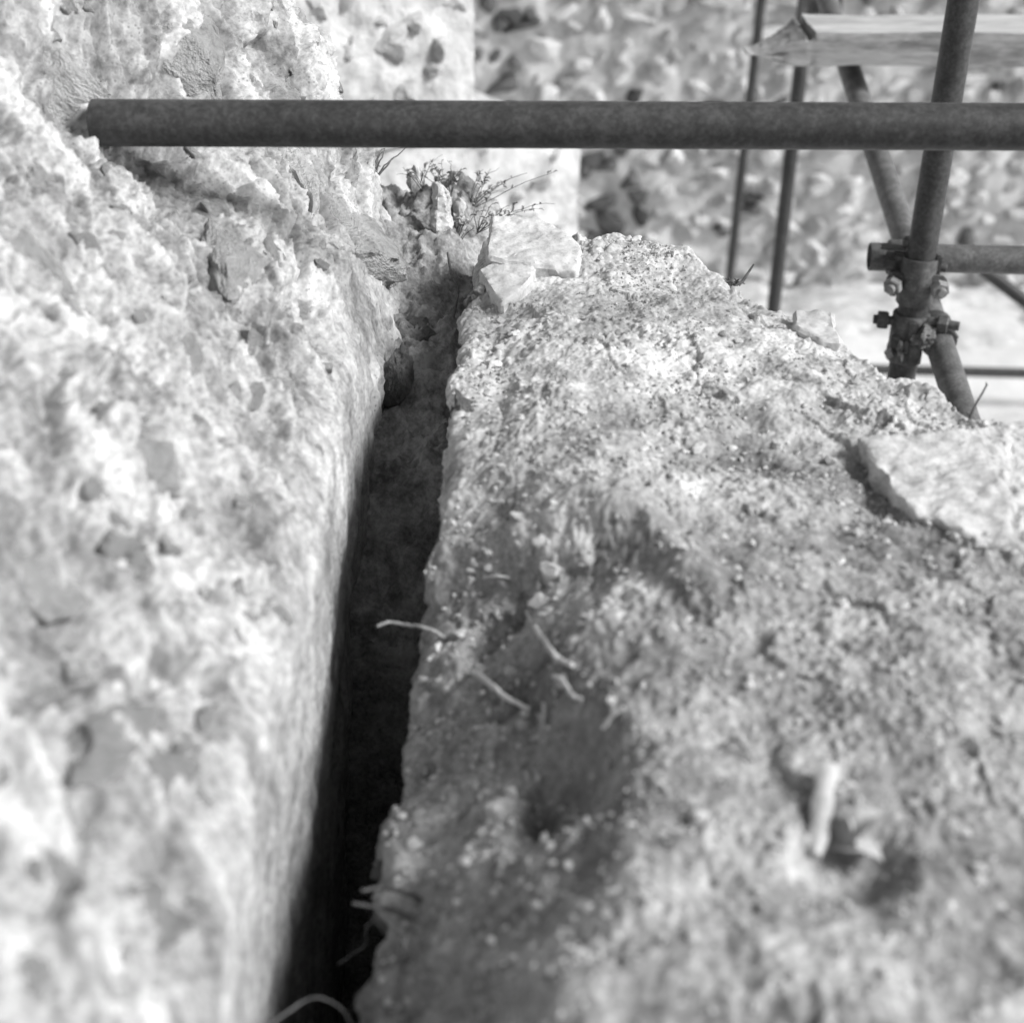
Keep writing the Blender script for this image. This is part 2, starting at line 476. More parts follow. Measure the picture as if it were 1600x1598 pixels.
def left_stone(px, py, lpx, wpx, ang, proud, k):
    a = math.radians(ang); cx, sx = math.cos(a), math.sin(a)
    p, n = LBASE.at(px, py)
    p1, p2 = LBASE.at(px - cx * lpx / 2, py - sx * lpx / 2)[0], LBASE.at(px + cx * lpx / 2, py + sx * lpx / 2)[0]
    q1, q2 = LBASE.at(px + sx * wpx / 2, py - cx * wpx / 2)[0], LBASE.at(px - sx * wpx / 2, py + cx * wpx / 2)[0]
    Lx, Ly = min((p2 - p1).length, .22) / 2, min((q2 - q1).length, .2) / 2
    if n.x < 0: n = -n
    q = frame_quat(p2 - p1, n)
    t = min(Lx, Ly) * .8
    pc = LS.at(px, py)[0]
    place('stone', LST[k % 7], pc - n * (t * (1 - proud)), (Lx * 1.35, Ly * 1.35, t), q, lw)
for a in [(300, 85, 190, 70, 42, .6, 0), (548, 350, 150, 90, 15, .7, 1), (40, 390, 60, 130, 5, .6, 2), (365, 395, 120, 115, 30, .55, 3),
          (150, 400, 150, 120, 20, .1, 4), (90, 905, 230, 130, 38, .5, 5), (195, 1150, 140, 165, 40, .5, 6), (305, 540, 110, 80, 35, .5, 0),
          (90, 110, 120, 110, -30, .3, 2), (505, 262, 90, 150, 10, .3, 3), (452, 150, 50, 70, 60, .35, 5), (420, 345, 60, 170, -40, .3, 6),
          (95, 260, 60, 110, -40, .2, 1), (250, 700, 120, 90, 30, .25, 2), (330, 1260, 130, 120, 50, .25, 4), (60, 640, 110, 130, 20, .3, 0),
          (90, 1330, 150, 110, 50, .3, 3), (250, 1430, 130, 100, 45, .25, 5),
          (240, 310, 100, 90, 35, .25, 4), (480, 470, 70, 90, 50, .2, 0), (60, 1500, 150, 100, 50, .3, 2), (200, 830, 100, 70, 35, .25, 3)]:
    left_stone(*a)
SMALL = [rock_mesh('stone', 140 + i, 3, M['stone_piece'], 12, .09, .4, .8) for i in range(6)]
vis = np.argwhere((LS.x > -30) & (LS.x < 590) & (LS.y > -20) & (LS.y < 1620) & (S > .01))
for k in range(150):
    i, j = vis[rng.integers(len(vis))]
    p, n = Vector(LA[i, j]), Vector(Nn[i, j])
    s_ = random.uniform(.006, .018) * random.choice((1, 1, 1.5))
    q = frame_quat(Vector((random.uniform(-.5, .5), random.uniform(-1, 1), random.uniform(-1, 1))), n)
    place('stone', SMALL[k % 6], p - n * s_ * random.uniform(.1, .5), (s_ * random.uniform(1, 1.6), s_, s_ * random.uniform(.5, .8)), q, lw)

# ================================================================== RIGHT WALL TOP
rw = thing('broken_wall', 'broken wall top of pale gritty mortar right of the crack', 'wall', (.35, 1.1, GZ))
tY2 = np.concatenate([np.linspace(.25, .6, 90), np.linspace(.6025, 1.1, 230), np.linspace(1.1015, 2.06, 620)])
qS2 = np.concatenate([-np.geomspace(2.0, .003, 85), np.linspace(0, .56, 350), np.linspace(.565, 1.15, 70)])
T2, S2 = np.meshgrid(tY2, qS2, indexing='ij')
lipY = np.array([.2, .62, .75, .82, .9, .95, 1.0, 1.07, 1.13, 1.2, 1.27, 1.45, 1.6, 1.75, 1.9, 2.1])
lipX = np.array([-.10, -.10, -.098, -.098, -.099, -.097, -.091, -.078, -.079, -.070, -.066, -.066, -.062, -.050, -.040, -.03])
LIP = np.interp(T2, lipY, lipX) + .009 * fbm(T2, T2 * 0 + 9.1, 9, 5, 51, .6)
Xr = LIP + np.maximum(S2, 0)
# the broken outline of the wall at its far end
bX = np.array([-.2, -.034, .02, .084, .16, .22, .262, .30, .345, .375, .405, .44, .47, .52, .7, 1.2])
bY = np.array([1.93, 1.92, 1.90, 1.86, 1.84, 1.77, 1.71, 1.62, 1.57, 1.49, 1.435, 1.37, 1.33, 1.31, 1.27, 1.2])
YB = np.interp(Xr, bX, bY)
e = T2 - YB + .018 * fbm(Xr, T2, 14, 4, 52)
H = np.zeros_like(T2)
def bump(px, py, rx, ry, h, rot=0.0, sharp=1.0):
    global H
    c = PZ(px, py, ZTOP); ax = (PZ(px + rx, py, ZTOP) - c).length; ay = (PZ(px, py - ry, ZTOP) - c).length
    dx, dy = Xr - c.x, T2 - c.y
    cr_, sr_ = math.cos(rot), math.sin(rot)
    d2 = ((dx * cr_ + dy * sr_) / ax) ** 2 + ((-dx * sr_ + dy * cr_) / ay) ** 2
    H += h * np.exp(-d2 ** sharp)
# slope towards the crack on the near side
slope_amt = .135 * (1 - sstep(1.0, 1.3, T2)) + .012
H -= slope_amt * (1 - sstep(.0, .18, S2 + .022 * fbm(Xr, T2, 8, 4, 53)))
ex_ = [PZ(x, y, 1.335) for x, y in ((700, 830), (760, 790), (800, 772), (870, 778), (930, 775), (1000, 800), (1070, 850), (1160, 900))]
E_ = T2 - np.interp(Xr, [q.x for q in ex_], [q.y for q in ex_]) + .014 * fbm(Xr, T2, 9, 4, 56, .5)
H += .040 * sstep(-.06, .02, E_) * np.exp(-np.maximum(E_ - .02, 0) / .16) * (1 - sstep(.06, .24, Xr))     # raised far layer with a broken front
bump(960, 860, 150, 40, -.010)
bump(1150, 690, 190, 35, -.016, -.25)
bump(1365, 765, 50, 60, -.020, -.5)
bump(1520, 760, 110, 60, -.008)
bump(895, 1140, 66, 56, -.055, .5, 1.3)
bump(830, 1170, 70, 60, -.022)
bump(840, 1080, 70, 60, -.02, 0, 1.5)
bump(1330, 1345, 75, 50, -.022, 0, 1.5)
bump(1020, 400, 90, 22, .012)
bump(1100, 412, 45, 16, .012, 0, 2)
bump(960, 520, 160, 60, .008)
bump(1240, 600, 90, 40, .010)
bump(1430, 610, 60, 18, .008, 0, 2)
bump(1050, 640, 130, 25, .010, -.2)
bump(770, 560, 40, 70, -.012)
bump(1090, 900, 60, 22, .008, 0, 2)
bump(760, 1480, 120, 90, .02)
bump(1450, 1000, 200, 120, .01)
far = sstep(1.0, 1.35, T2)
wx, wy = Xr + .008 * fbm(Xr, T2, 18, 3, 54), T2 + .008 * fbm(Xr, T2, 18, 3, 55)
_, g, r, ox, oy = worley(wx, wy, 16, 61)
H1 = (r - .5) * .007 * sstep(.0, .5, g) + (ox * (r * 7 % 1 - .5) + oy * (r * 13 % 1 - .5)) * .010
f1, g2, r2, _, _ = worley(wx, wy, 55, 62)
crumb = sstep(-.15, .45, fbm(Xr, T2, 7, 3, 69))
H2 = crumb * np.where(r2 > .72, (r2 - .6) * .014, 0) * np.sqrt(np.clip(1 - (f1 / .48) ** 2, 0, 1))
f1, g2, r3, _, _ = worley(Xr, T2, 130, 63)
H3 = (.25 + .75 * crumb) * np.where(r3 > .55, .0026 * r3, 0) * np.sqrt(np.clip(1 - (f1 / .5) ** 2, 0, 1))
fine = .009 * fbm(Xr, T2, 7, 3, 64) + .0042 * fbm(Xr, T2, 26, 4, 65, .5) + .002 * fbm(Xr, T2, 75, 3, 66, ridge=True) * sstep(-.3, .4, fbm(Xr, T2, 9, 2, 67)) + .0010 * fbm(Xr, T2, 260, 2, 68)
drop = np.maximum(e + .02, 0)
H -= np.minimum(drop ** 1.6 * 14 + np.maximum(e, 0) * 5, 1.0)
H -= np.minimum(np.maximum(Xr - .95, 0) * 8, 1.2)
edge = .016 * np.exp(-np.maximum(S2, 0) / .012)
sf = (.0 + .012 * fbm(T2, S2, 7, 4, 71) + .010 * fbm(T2, S2, 22, 4, 72, .6) + .003 * fbm(T2, S2, 90, 3, 73))
_, gs, rs, oxs, oys = worley(T2 * .7, S2, 14, 74)
sf += (rs - .5) * .022 * sstep(.02, .2, gs)
k = sstep(-.022, .008, S2)
Zt = ZTOP + H + k * (H1 + H2 + H3 + fine) - edge
RA = np.stack([Xr - (1 - k) * (sf - .006) + np.minimum(S2, 0) * .03 - np.minimum(S2 + .10, 0) * .35, T2, Zt + np.minimum(S2, 0)], -1)
wsl = (1 - sstep(.06, .15, S2)) * k * (1 - sstep(1.05, 1.3, T2))      # rough broken flank above the crack
RA[..., 0] += wsl * (.012 * fbm(T2, H * 1.1, 16, 4, 77, .55) + .006 * fbm(T2, H, 60, 3, 78, .6) + .0025 * fbm(T2, H * 1.3, 170, 2, 79))
wst = np.exp(-((E_ + .02) / .04) ** 2) * (1 - sstep(.06, .24, Xr)) * k          # broken front of the far layer
RA[..., 1] -= wst * (.011 * fbm(Xr, H * 1.3, 22, 4, 57, .55) + .005 * fbm(Xr, H * 1.3, 70, 3, 58, .6))
RS = Surf(RA)
clean = sstep(1.12, 1.5, T2 + .25 * Xr + .10 * fbm(Xr, T2, 5, 3, 75))          # swept lime mortar at the far end, earthy dirt nearer
RT = .77 + .60 * clean + .30 * fbm(Xr, T2, 8, 4, 76) + .35 * (r - .5) * sstep(.02, .15, g) + .22 * (r3 - .5) - .25 * crumb * clean
cR = PZ(1160, 700, ZTOP)
RT -= .35 * np.exp(-(((Xr - cR.x) / .13) ** 2 + ((T2 - cR.y + .35 * (Xr - cR.x)) / .05) ** 2))   # strip of earthy debris
cR = PZ(865, 758, 1.335)
RT += .35 * np.exp(-(((Xr - cR.x) / .045) ** 2 + ((T2 - cR.y) / .03) ** 2) ** 2)   # pale stone showing at the edge of the far layer
RT = np.clip(RT, .4, 1.5)
link('mortar_top', grid_mesh('mortar_top', RA, RT), M['top'], rw).location = -rw.location
mb = MB(); mb.box((.46, .55, (GZ + .75) / 2), (.48, 0, 0), (0, .66, 0), (0, 0, (.75 - GZ) / 2), .02)
mb.build('core', M['top_plain'], rw)

def slab(name, poly, ztop, thick, mat, parent, tilt=(0, 0), seed=1, cuts=4, amp=.003, bev=.004):
    """broken flat stone: outline given in pixels, laid at height ztop, with real thickness"""
    pts = [PZ(x, y, ztop) for x, y in poly]
    c = sum(pts, Vector()) / len(pts)
    bm = bmesh.new()
    vs = [bm.verts.new(p + Vector((0, 0, (p.x - c.x) * tilt[0] + (p.y - c.y) * tilt[1]))) for p in pts]
    fa = bm.faces.new(vs)
    bmesh.ops.recalc_face_normals(bm, faces=[fa])
    if fa.normal.z < 0: fa.normal_flip()
    ex = bmesh.ops.extrude_face_region(bm, geom=[fa])
    low = [v for v in ex['geom'] if isinstance(v, bmesh.types.BMVert)]
    for v in low: v.co = Vector((c.x + (v.co.x - c.x) * .93, c.y + (v.co.y - c.y) * .93, v.co.z - thick))
    bmesh.ops.recalc_face_normals(bm, faces=bm.faces[:])
    bmesh.ops.bevel(bm, geom=[q for q in bm.edges if q.calc_face_angle(0) > .5], offset=bev, segments=1, affect='EDGES')
    bmesh.ops.triangulate(bm, faces=bm.faces[:])
    for _ in range(cuts):
        long = [q for q in bm.edges if q.calc_length() > .007]
        if not long: break
        bmesh.ops.subdivide_edges(bm, edges=long, cuts=1)
        bmesh.ops.triangulate(bm, faces=bm.faces[:])
    bm.normal_update()
    V = np.array([v.co[:] for v in bm.verts])
    a_ = fbm(V[:, 0] + V[:, 2], V[:, 1] - V[:, 2] * .6, 22, 5, 200 + seed, .6)
    b_ = fbm(V[:, 0] - V[:, 2] * .8, V[:, 1] + V[:, 2], 60, 3, 230 + seed, .6)
    nn = [v.normal.copy() for v in bm.verts]
    for v, n, x, y in zip(bm.verts, nn, a_, b_): v.co += n * (amp * x + amp * .5 * y)
    me = bpy.data.meshes.new(name)
    for v in bm.verts: v.co -= parent.location
    bm.to_mesh(me); bm.free()
    me.shade_smooth(); me.set_sharp_from_angle(angle=math.radians(40))
    return link(name, me, mat, parent)
o = slab('stone', [(768, 347), (842, 348), (880, 360), (912, 384), (905, 410), (850, 408), (790, 404), (757, 398)], 1.318, .05, M['limestone'], rw, (-.03, .10), 1, 5, .003)
tag(o, 'flat white stone at the far corner of the wall top')
o = slab('stone', [(744, 420), (778, 414), (838, 418), (834, 436), (812, 452), (784, 466), (768, 450)], 1.304, .03, M['limestone'], rw, (.1, .12), 2, 5, .003)
tag(o, 'white triangular stone below the far corner stone')
slab('stone', [(1240, 484), (1303, 485), (1310, 512), (1318, 532), (1280, 530), (1238, 508)], 1.312, .05, M['limestone'], rw, (.0, .0), 3, 5, .0035)
o = slab('stone', [(1337, 686), (1380, 680), (1440, 682), (1520, 675), (1560, 668), (1600, 664), (1700, 664), (1720, 880), (1650, 872), (1600, 858), (1565, 852), (1520, 836), (1492, 824), (1462, 806), (1430, 800), (1414, 778), (1392, 762), (1386, 738), (1366, 722), (1356, 700)], 1.309, .06, M['slab'], rw, (.03, .03), 4, 6, .0042, .002)
tag(o, 'broad pale slab stone with a shaded broken edge on its left')
PEB = [rock_mesh('pebble', 300 + i, 3, M['pebble'], 12, .12, .4, .8) for i in range(8)]
WPB = [rock_mesh('pebble', 320 + i, 3, M['limestone'], 12, .1, .4, .8) for i in range(4)]
def set_pebble(px, py, size_px, k, white=True, flat=.7, sink=.25, ratio=1.0, ang=0.0):
    p, n = RS.at(px, py)
    if n.z < 0: n = -n
    d = float(proj(np.array(p))[2]); s_ = size_px * d / F / 2
    q = Quaternion((0, 0, 1), random.uniform(0, 6) if ratio == 1 else -ang) @ Quaternion((1, 0, 0), random.uniform(-.3, .3))
    lib = WPB if white else PEB
    place('pebble', lib[k % len(lib)], p + n * s_ * flat * (1 - sink * 2), (s_ * ratio, s_, s_ * flat), q, rw)
for k, a in enumerate([(855, 885, 52), (845, 938, 58), (745, 968, 20), (1258, 912, 20), (1212, 694, 32), (1295, 716, 30), (1077, 964, 18), (1455, 1246, 18),
                       (1095, 1275, 40), (1127, 1290, 32), (1218, 1318, 40), (955, 1392, 26), (921, 1413, 24), (950, 1095, 22), (875, 1265, 26), (862, 1320, 24),
                       (1416, 1500, 26), (1245, 1525, 30), (1035, 1222, 20), (1320, 1412, 26), (1122, 1378, 22), (780, 540, 30), (792, 515, 26), (768, 565, 34),
                       (782, 497, 24), (756, 585, 26), (770, 670, 30), (765, 610, 24), (905, 640, 24), (1340, 830, 26), (1530, 850, 34), (1500, 862, 24), (1210, 900, 16),
                       (960, 890, 20), (1010, 700, 30), (1095, 700, 34), (980, 720, 24), (1170, 1575, 30), (735, 905, 22),
                       (718, 990, 30), (722, 1058, 26), (725, 1120, 24)]):
    set_pebble(a[0], a[1], a[2] * .9, k, k % 3 == 0, .65, .45)
inside = np.argwhere((RS.x > 600) & (RS.x < 1620) & (RS.y > 340) & (RS.y < 1615) & (S2 > .004) & (e < -.01))
for k in range(190):
    i, j = inside[rng.integers(len(inside))]
    p = Vector(RA[i, j]); s_ = random.choice((.002, .0025, .003, .004, .005, .0065)) * random.uniform(.8, 1.3)
    q = Quaternion((0, 0, 1), random.uniform(0, 6.28)) @ Quaternion((1, 0, 0), random.uniform(-.4, .4))
    place('pebble', (PEB + PEB + WPB)[k % 20], p + Vector((0, 0, s_ * .05)), (s_ * random.uniform(1, 1.5), s_, s_ * random.uniform(.6, .9)), q, rw)
# rough stones sticking out of the wall along the lip of the crack
EDG = [rock_mesh('stone', 340 + i, 4, mineral('lip_stone_%d' % i, [(.36, .14), (.48, .28), (.62, .42)], 1.4, 6, 26, bump=.9, bd=.1), 13, .1, .4, .8) for i in range(4)]
j0 = int(np.argmin(np.abs(qS2)))
for k_, yy in enumerate((.80, .86, .93, .99, 1.04, 1.10, 1.17, 1.23, 1.29, 1.36, 1.42, 1.48, 1.55, 1.61, 1.68, 1.75, 1.82)):
    i_ = int(np.argmin(np.abs(tY2 - yy - random.uniform(-.015, .015))))
    p = Vector(RA[i_, j0]) + Vector((random.uniform(.004, .012), 0, -random.uniform(.0, .05)))
    s_ = random.uniform(.010, .021)
    place('stone', EDG[k_ % 4], p, (s_ * .9, s_ * random.uniform(1, 1.7), s_ * random.uniform(.9, 1.7)), Quaternion((0, 0, 1), random.uniform(-.5, .5)) @ Quaternion((1, 0, 0), random.uniform(-.5, .5)), rw)
# loose grit, too fine to count
ico = bmesh.new(); bmesh.ops.create_icosphere(ico, subdivisions=1, radius=1)
IV = np.array([v.co[:] for v in ico.verts]); IF = np.array([[v.index for v in f.verts] for f in ico.faces]); ico.free()
def scatter(name, pts, smin, smax, mat, parent, seed):
    r = np.random.default_rng(seed)
    n = len(pts)
    s = smin * (smax / smin) ** (r.random(n) ** 2)
    V = IV[None] * (r.uniform(.6, 1.25, (n, 12, 1))) * s[:, None, None] * r.uniform(.6, 1.3, (n, 1, 3)) + pts[:, None]
    Fc = (IF[None] + (np.arange(n) * 12)[:, None, None]).reshape(-1, 3)
    me = bpy.data.meshes.new(name)
    me.from_pydata((V.reshape(-1, 3) - np.array(parent.location)).tolist(), [], Fc.tolist())
    return tag(link(name, me, mat, parent), None, kind='stuff')
dens = fbm(Xr, T2, 9, 3, 81)[inside[:, 0], inside[:, 1]]
cand = inside[dens + rng.normal(0, .25, len(dens)) > .18]
sel = cand[rng.integers(len(cand), size=7000)]
scatter('grit', RA[sel[:, 0], sel[:, 1]], .0007, .0030, M['soil_grit'], rw, 5)

sl_ = np.argwhere((RS.x > 590) & (RS.x < 1000) & (RS.y > 780) & (RS.y < 1610) & (S2 > .0) & (S2 < .15))
ne_ = np.argwhere((RS.x > 700) & (RS.x < 1620) & (RS.y > 620) & (RS.y < 1610) & (S2 > .02) & (e < -.02))
pt_ = np.concatenate([sl_[rng.integers(len(sl_), size=1100)], ne_[rng.integers(len(ne_), size=1500)]])
scatter('gravel', RA[pt_[:, 0], pt_[:, 1]], .0012, .0048, M['chips'], rw, 6)

# ================================================================== CRACK FILL
cx_, cy_ = np.meshgrid(np.linspace(-.5, .12, 190), np.concatenate([np.linspace(.2, 1.3, 60), np.linspace(1.303, 2.6, 420)]), indexing='ij')
cz = np.interp(cy_, [.2, 1.0, 1.2, 1.36, 1.5, 1.7, 1.9, 2.05, 2.2, 2.35, 2.6], [-.6, -.4, .1, .98, 1.12, 1.205, 1.24, 1.262, 1.26, 1.1, .3])
cz = cz - .9 * np.maximum(cx_ + .075, 0) - np.maximum(cx_ + .02, 0) * 4 * sstep(1.8, 2.0, cy_) - 1.2 * np.maximum(-.3 - cx_, 0)
cz = cz + .03 * fbm(cx_, cy_, 8, 4, 91) + .012 * fbm(cx_, cy_, 30, 4, 92, .6) + .004 * fbm(cx_, cy_, 120, 2, 93)
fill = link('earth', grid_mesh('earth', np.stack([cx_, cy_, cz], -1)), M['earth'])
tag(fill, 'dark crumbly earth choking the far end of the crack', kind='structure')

# ================================================================== FAR MASONRY
def rubble(parent, org, ux, uz, W, Hh, step, meshes, mortar, seed, sc=1.0, dark=None, dmesh=None):
    """wall face of mortar with single rubble stones; org lower left corner, ux/uz unit vectors"""
    r = np.random.default_rng(seed)
    ux, uz = Vector(ux), Vector(uz); n = ux.cross(uz).normalized()
    nx, nz = int(W / .03 / sc) + 2, int(Hh / .03 / sc) + 2
    U, Vv = np.meshgrid(np.linspace(0, W, nx), np.linspace(0, Hh, nz), indexing='ij')
    dd = sc * (.035 * fbm(U, Vv, 3 / sc, 4, seed) + .012 * fbm(U, Vv, 14 / sc, 3, seed + 1))
    A = np.array(org) + U[..., None] * np.array(ux) + Vv[..., None] * np.array(uz) + dd[..., None] * np.array(n)
    link('mortar_face', grid_mesh('mortar_face', A), mortar, parent).location = -parent.location
    rows = int(Hh / step)
    for a in range(rows):
        x = r.uniform(0, step)
        while x < W:
            wd = step * r.uniform(.45, 1.7)
            ht = step * r.uniform(.5, 1.25) * (1 if wd > step * .7 else .7)
            c = Vector(org) + n * (.015 if dark else -.03) * sc + ux * (x + wd / 2) + uz * ((a + .5) * step + r.uniform(-.45, .45) * step) + n * r.uniform(-.03, .02) * sc
            q = frame_quat(ux + uz * r.uniform(-.7, .7), n)
            lib = meshes
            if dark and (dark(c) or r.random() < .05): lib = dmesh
            if x + wd < W + .02:
                place('stone', lib[r.integers(len(lib))], c, (wd * .52, ht * .52, step * r.uniform(.25, .5)), q, parent)
            x += wd * r.uniform(.98, 1.25)
FST = [rock_mesh('stone', 400 + i, 3, M['far_stone'], 14, .12, .4, .8) for i in range(9)]
PST = [rock_mesh('stone', 420 + i, 3, M['pale_stone'], 14, .12, .4, .8) for i in range(6)]
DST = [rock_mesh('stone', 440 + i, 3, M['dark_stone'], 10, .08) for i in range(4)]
fw = thing('rubble_wall', 'blurred rubble stone wall across the background behind the scaffold', 'wall', (1.6, 7.9, GZ))
mb = MB(); mb.box((1.8, 8.25, .3), (3.2, 0, 0), (0, .3, 0), (0, 0, 1.5), .03); mb.build('core', M['far_mortar'], fw)
def pier_shade(c):  # shade right of the pier edges, painted in by choosing darker stones
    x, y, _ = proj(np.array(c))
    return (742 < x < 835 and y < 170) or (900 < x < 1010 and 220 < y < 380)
rubble(fw, (-.35, 7.9, GZ), (1, 0, 0), (0, 0, 1), 3.7, 1.75, .125, FST, M['far_mortar'], 500, .8, pier_shade, DST)
# pale pier: a tall upper shaft and a wider, nearer foot
ca, sa = math.cos(math.radians(32)), math.sin(math.radians(32))
def pier(name, label, pr, ybase, W, z0, z1, step, Wr, Hr, seed):
    """its right front corner stands under pixel column pr; single stones over the part in view"""
    c = PY(pr, 150, ybase); right = Vector((c.x, ybase, z0))
    ux = Vector((ca, sa, 0))
    t = thing(name, label, 'wall', (right.x - .4, ybase, z0))
    mb = MB()
    cc = right - ux * W / 2 + Vector((-sa, ca, 0)) * .36 + Vector((0, 0, (z1 - z0) / 2))
    mb.box(cc, ux * W / 2, Vector((-sa, ca, 0)) * .34, Vector((0, 0, (z1 - z0) / 2)), .02)
    mb.build('core', M['pale_mortar'], t)
    rubble(t, right - ux * Wr + Vector((0, 0, z1 - z0 - Hr)), ux, (0, 0, 1), Wr, Hr, step, PST, M['pale_mortar'], seed, .5)
    return t
pier('stone_pier', 'bright sunlit stone pier top left of the far wall', 742, 3.6, 1.2, GZ, 1.75, .085, .75, .8, 520)
zf = PY(800, 205, 4.3).z
pier('pier_base', 'bright low stone base in front of the pier behind the plants', 908, 4.3, 1.5, GZ, zf, .10, .95, .8, 540)

# ================================================================== SCAFFOLD
TR = .02415
def tube(name, label, a, b, mat, r=TR, ri=.0209, segs=1):
    o = MB().pipe(a, b, r, ri, 40, segs).build(name, mat)
    return tag(o, label, 'scaffold tube')
ta, tb = P(146, 192, 1.533), P(1760, 199.5, 1.52)
tube('scaffold_tube', 'dark horizontal tube crossing the picture above the crack, nearest the camera', ta, tb, M['steel'])
YS = 2.34
s_lo, s_hi = PY(1403, 620, YS), PY(1512, -40, YS)
ax = (s_hi - s_lo).normalized()
tube('scaffold_tube', 'upright dark tube with clamps at the right, in front of the timber', s_lo - ax * 1.9, s_hi + ax * .5, M['steel'])
tube('scaffold_tube', 'thicker of the two plain upright tubes, below the timber', PY(1189, 580, 4.95) - Vector((0, 0, 1.2)), PY(1270, -60, 4.95), M['steel'])
tube('scaffold_tube', 'thinnest upright tube, farthest left of the uprights', PY(1121, 580, 7.5) - Vector((0, 0, .2)), PY(1197, -60, 7.5), M['steel'])
br_lo, br_hi = P(1505, 650, 2.36), P(1310, 55, 3.35)
bdir = (br_hi - br_lo).normalized()
tube('scaffold_tube', 'slanting brace tube clamped behind the upright with clamps', br_lo - bdir * 1.2, br_hi + bdir * .4, M['steel_worn'])
ld_a, ld_b = P(1358, 401, 2.525), P(1760, 411, 2.50)
tube('scaffold_tube', 'short horizontal tube running right from the clamped upright, open end at left', ld_a, ld_b, M['steel_worn'])
tube('scaffold_tube', 'thin blurred horizontal tube low above the bright ground at right', P(1240, 574, 7.0), P(1800, 588, 6.95), M['steel'])
tube('scaffold_tube', 'blurred sloping tube at the right edge under the horizontal tube', P(1535, 420, 5.2), P(1700, 545, 5.2), M['steel'])

def bolt(mbs, c, axis, L=.03, r=.009):
    mbs.prism(c, axis, r * .55, L, 12, .0008)
def coupler_frame(py):
    t = (PY(1460, py, YS).z - s_lo.z) / (s_hi.z - s_lo.z)
    o = s_lo + (s_hi - s_lo) * t
    fr = (Vector((0, 0, CAMZ)) - o); fr = (fr - ax * fr.dot(ax)).normalized()
    ri = fr.cross(ax) * -1
    if ri.x < 0: ri = -ri
    return o, ri, fr
# upper clamp: upright to short horizontal tube
o, ri, fr = coupler_frame(437)
cl = thing('scaffold_clamp', 'upper cast clamp joining the upright to the short horizontal tube', 'clamp', o)
def L(x, y, z): return o + (ri * x + fr * y + ax * z) * .001
MB().arc(o, ax, fr, -120, 120, TR + .0004, TR + .0062, .082).build('collar', M['cast'], cl)
mb = MB(); mb.box(L(-34, -8, 8), ri * .011, fr * .016, ax * .036, .004); mb.box(L(-42, -12, 24), ri * .016, fr * .02, ax * .012, .004)
mb.box(L(-36, -2, -22), ri * .008, fr * .012, ax * .010, .003); mb.build('saddle', M['cast'], cl)
lc = ld_a + (ld_b - ld_a).normalized() * .045; la = (ld_b - ld_a).normalized()
MB().arc(lc + la * .012, la, fr, 30, 330, TR + .0004, TR + .0058, .05).build('ledger_jaw', M['cast'], cl)
mb = MB(); mb.box(L(-46, -4, 50), ri * .021, fr * .012, ax * .0022, .001); mb.build('flap', M['cast'], cl)
for (x, y, z) in ((-34, 18, -3), (34, 16, 0)):
    c = L(x, y, z)
    d = (fr * .9 + ri * (-.25 if x < 0 else .35) - ax * .15).normalized()
    b = MB().prism(c, d, .0080, .060, 14, .0008).build('bolt', M['bolt'], cl)
    MB().prism(c + d * .014, d, .0160, .015, 6, .002).build('nut', M['bolt'], b)
    MB().prism(c - d * .004, d, .0180, .004, 20, .0008).build('washer', M['cast'], b)
MB().prism(L(30, -6, 24), ri, .007, .03, 12).build('hinge_pin', M['cast'], cl)
MB().prism(L(-24, -6, 62), ax, .010, .016, 14, .003).build('bolt', M['cast'], cl)
mb = MB(); mb.box(L(29, -2, 18), ri * .006, fr * .011, ax * .03, .003); mb.build('lug', M['cast'], cl)
# lower swivel clamp
o, ri, fr = coupler_frame(515)
cl = thing('scaffold_clamp', 'lower clamp with light mortar splash where the brace meets the upright', 'clamp', o)
MB().arc(o, ax, fr, -135, 128, TR + .0005, TR + .0072, .062).build('collar', M['cast'], cl)
mb = MB(); mb.arc(o - ax * .042, ax, fr, -150, 60, TR + .0005, TR + .0085, .024); mb.build('lower_collar', M['cast'], cl)
brc = br_lo + bdir * ((o - br_lo).dot(bdir)); bp_ = brc
MB().arc(bp_ - bdir * .004, bdir, fr, -150, 150, TR + .0005, TR + .0065, .056).build('brace_jaw', M['cast'], cl)
MB().arc(bp_ - bdir * .030, bdir, fr, -20, 120, TR + .006, TR + .0095, .004).build('spring_washer', M['bolt'], cl)
mb = MB()
for (x, y, z, a, b_, c_) in ((6, 30, 2, 9, 5, 26), (14, 26, -30, 10, 8, 22), (-18, 26, -14, 9, 6, 12), (26, 12, 6, 10, 12, 20), (8, 22, -50, 8, 8, 10)):
    mb.box(L(x, y, z), ri * a * .001, fr * b_ * .001, ax * c_ * .001, .0025)
mb.build('lug', M['cast'], cl)
for (x, y, z, dx, ln) in ((-42, 10, 16, -1, .040), (50, 14, 24, 1, .062)):
    c = L(x, y, z); d = (ri * dx + fr * .12).normalized()
    b = MB().prism(c, d, .0080, ln, 14, .0008).build('bolt', M['cast'], cl)
    MB().prism(c + d * .004, d, .0165, .018, 6, .002).build('nut', M['cast'], b)
b = MB().prism(L(-26, 34, -34), fr, .009, .014, 4, .0015, .6).build('bolt', M['bolt'], cl)
sp = rock_mesh('mortar_splash', 77, 5, mineral('mortar_splash', [(.36, .2), (.48, .34), (.62, .5)], 1.5, 6, 25, bump=.8, bd=.1), 3, .2)
place('mortar_splash', sp, L(28, 28, 4), (.020, .014, .034), frame_quat(ri, fr), cl)
place('mortar_splash', sp, L(-6, 33, -20), (.017, .007, .026), frame_quat(ax, fr), cl)
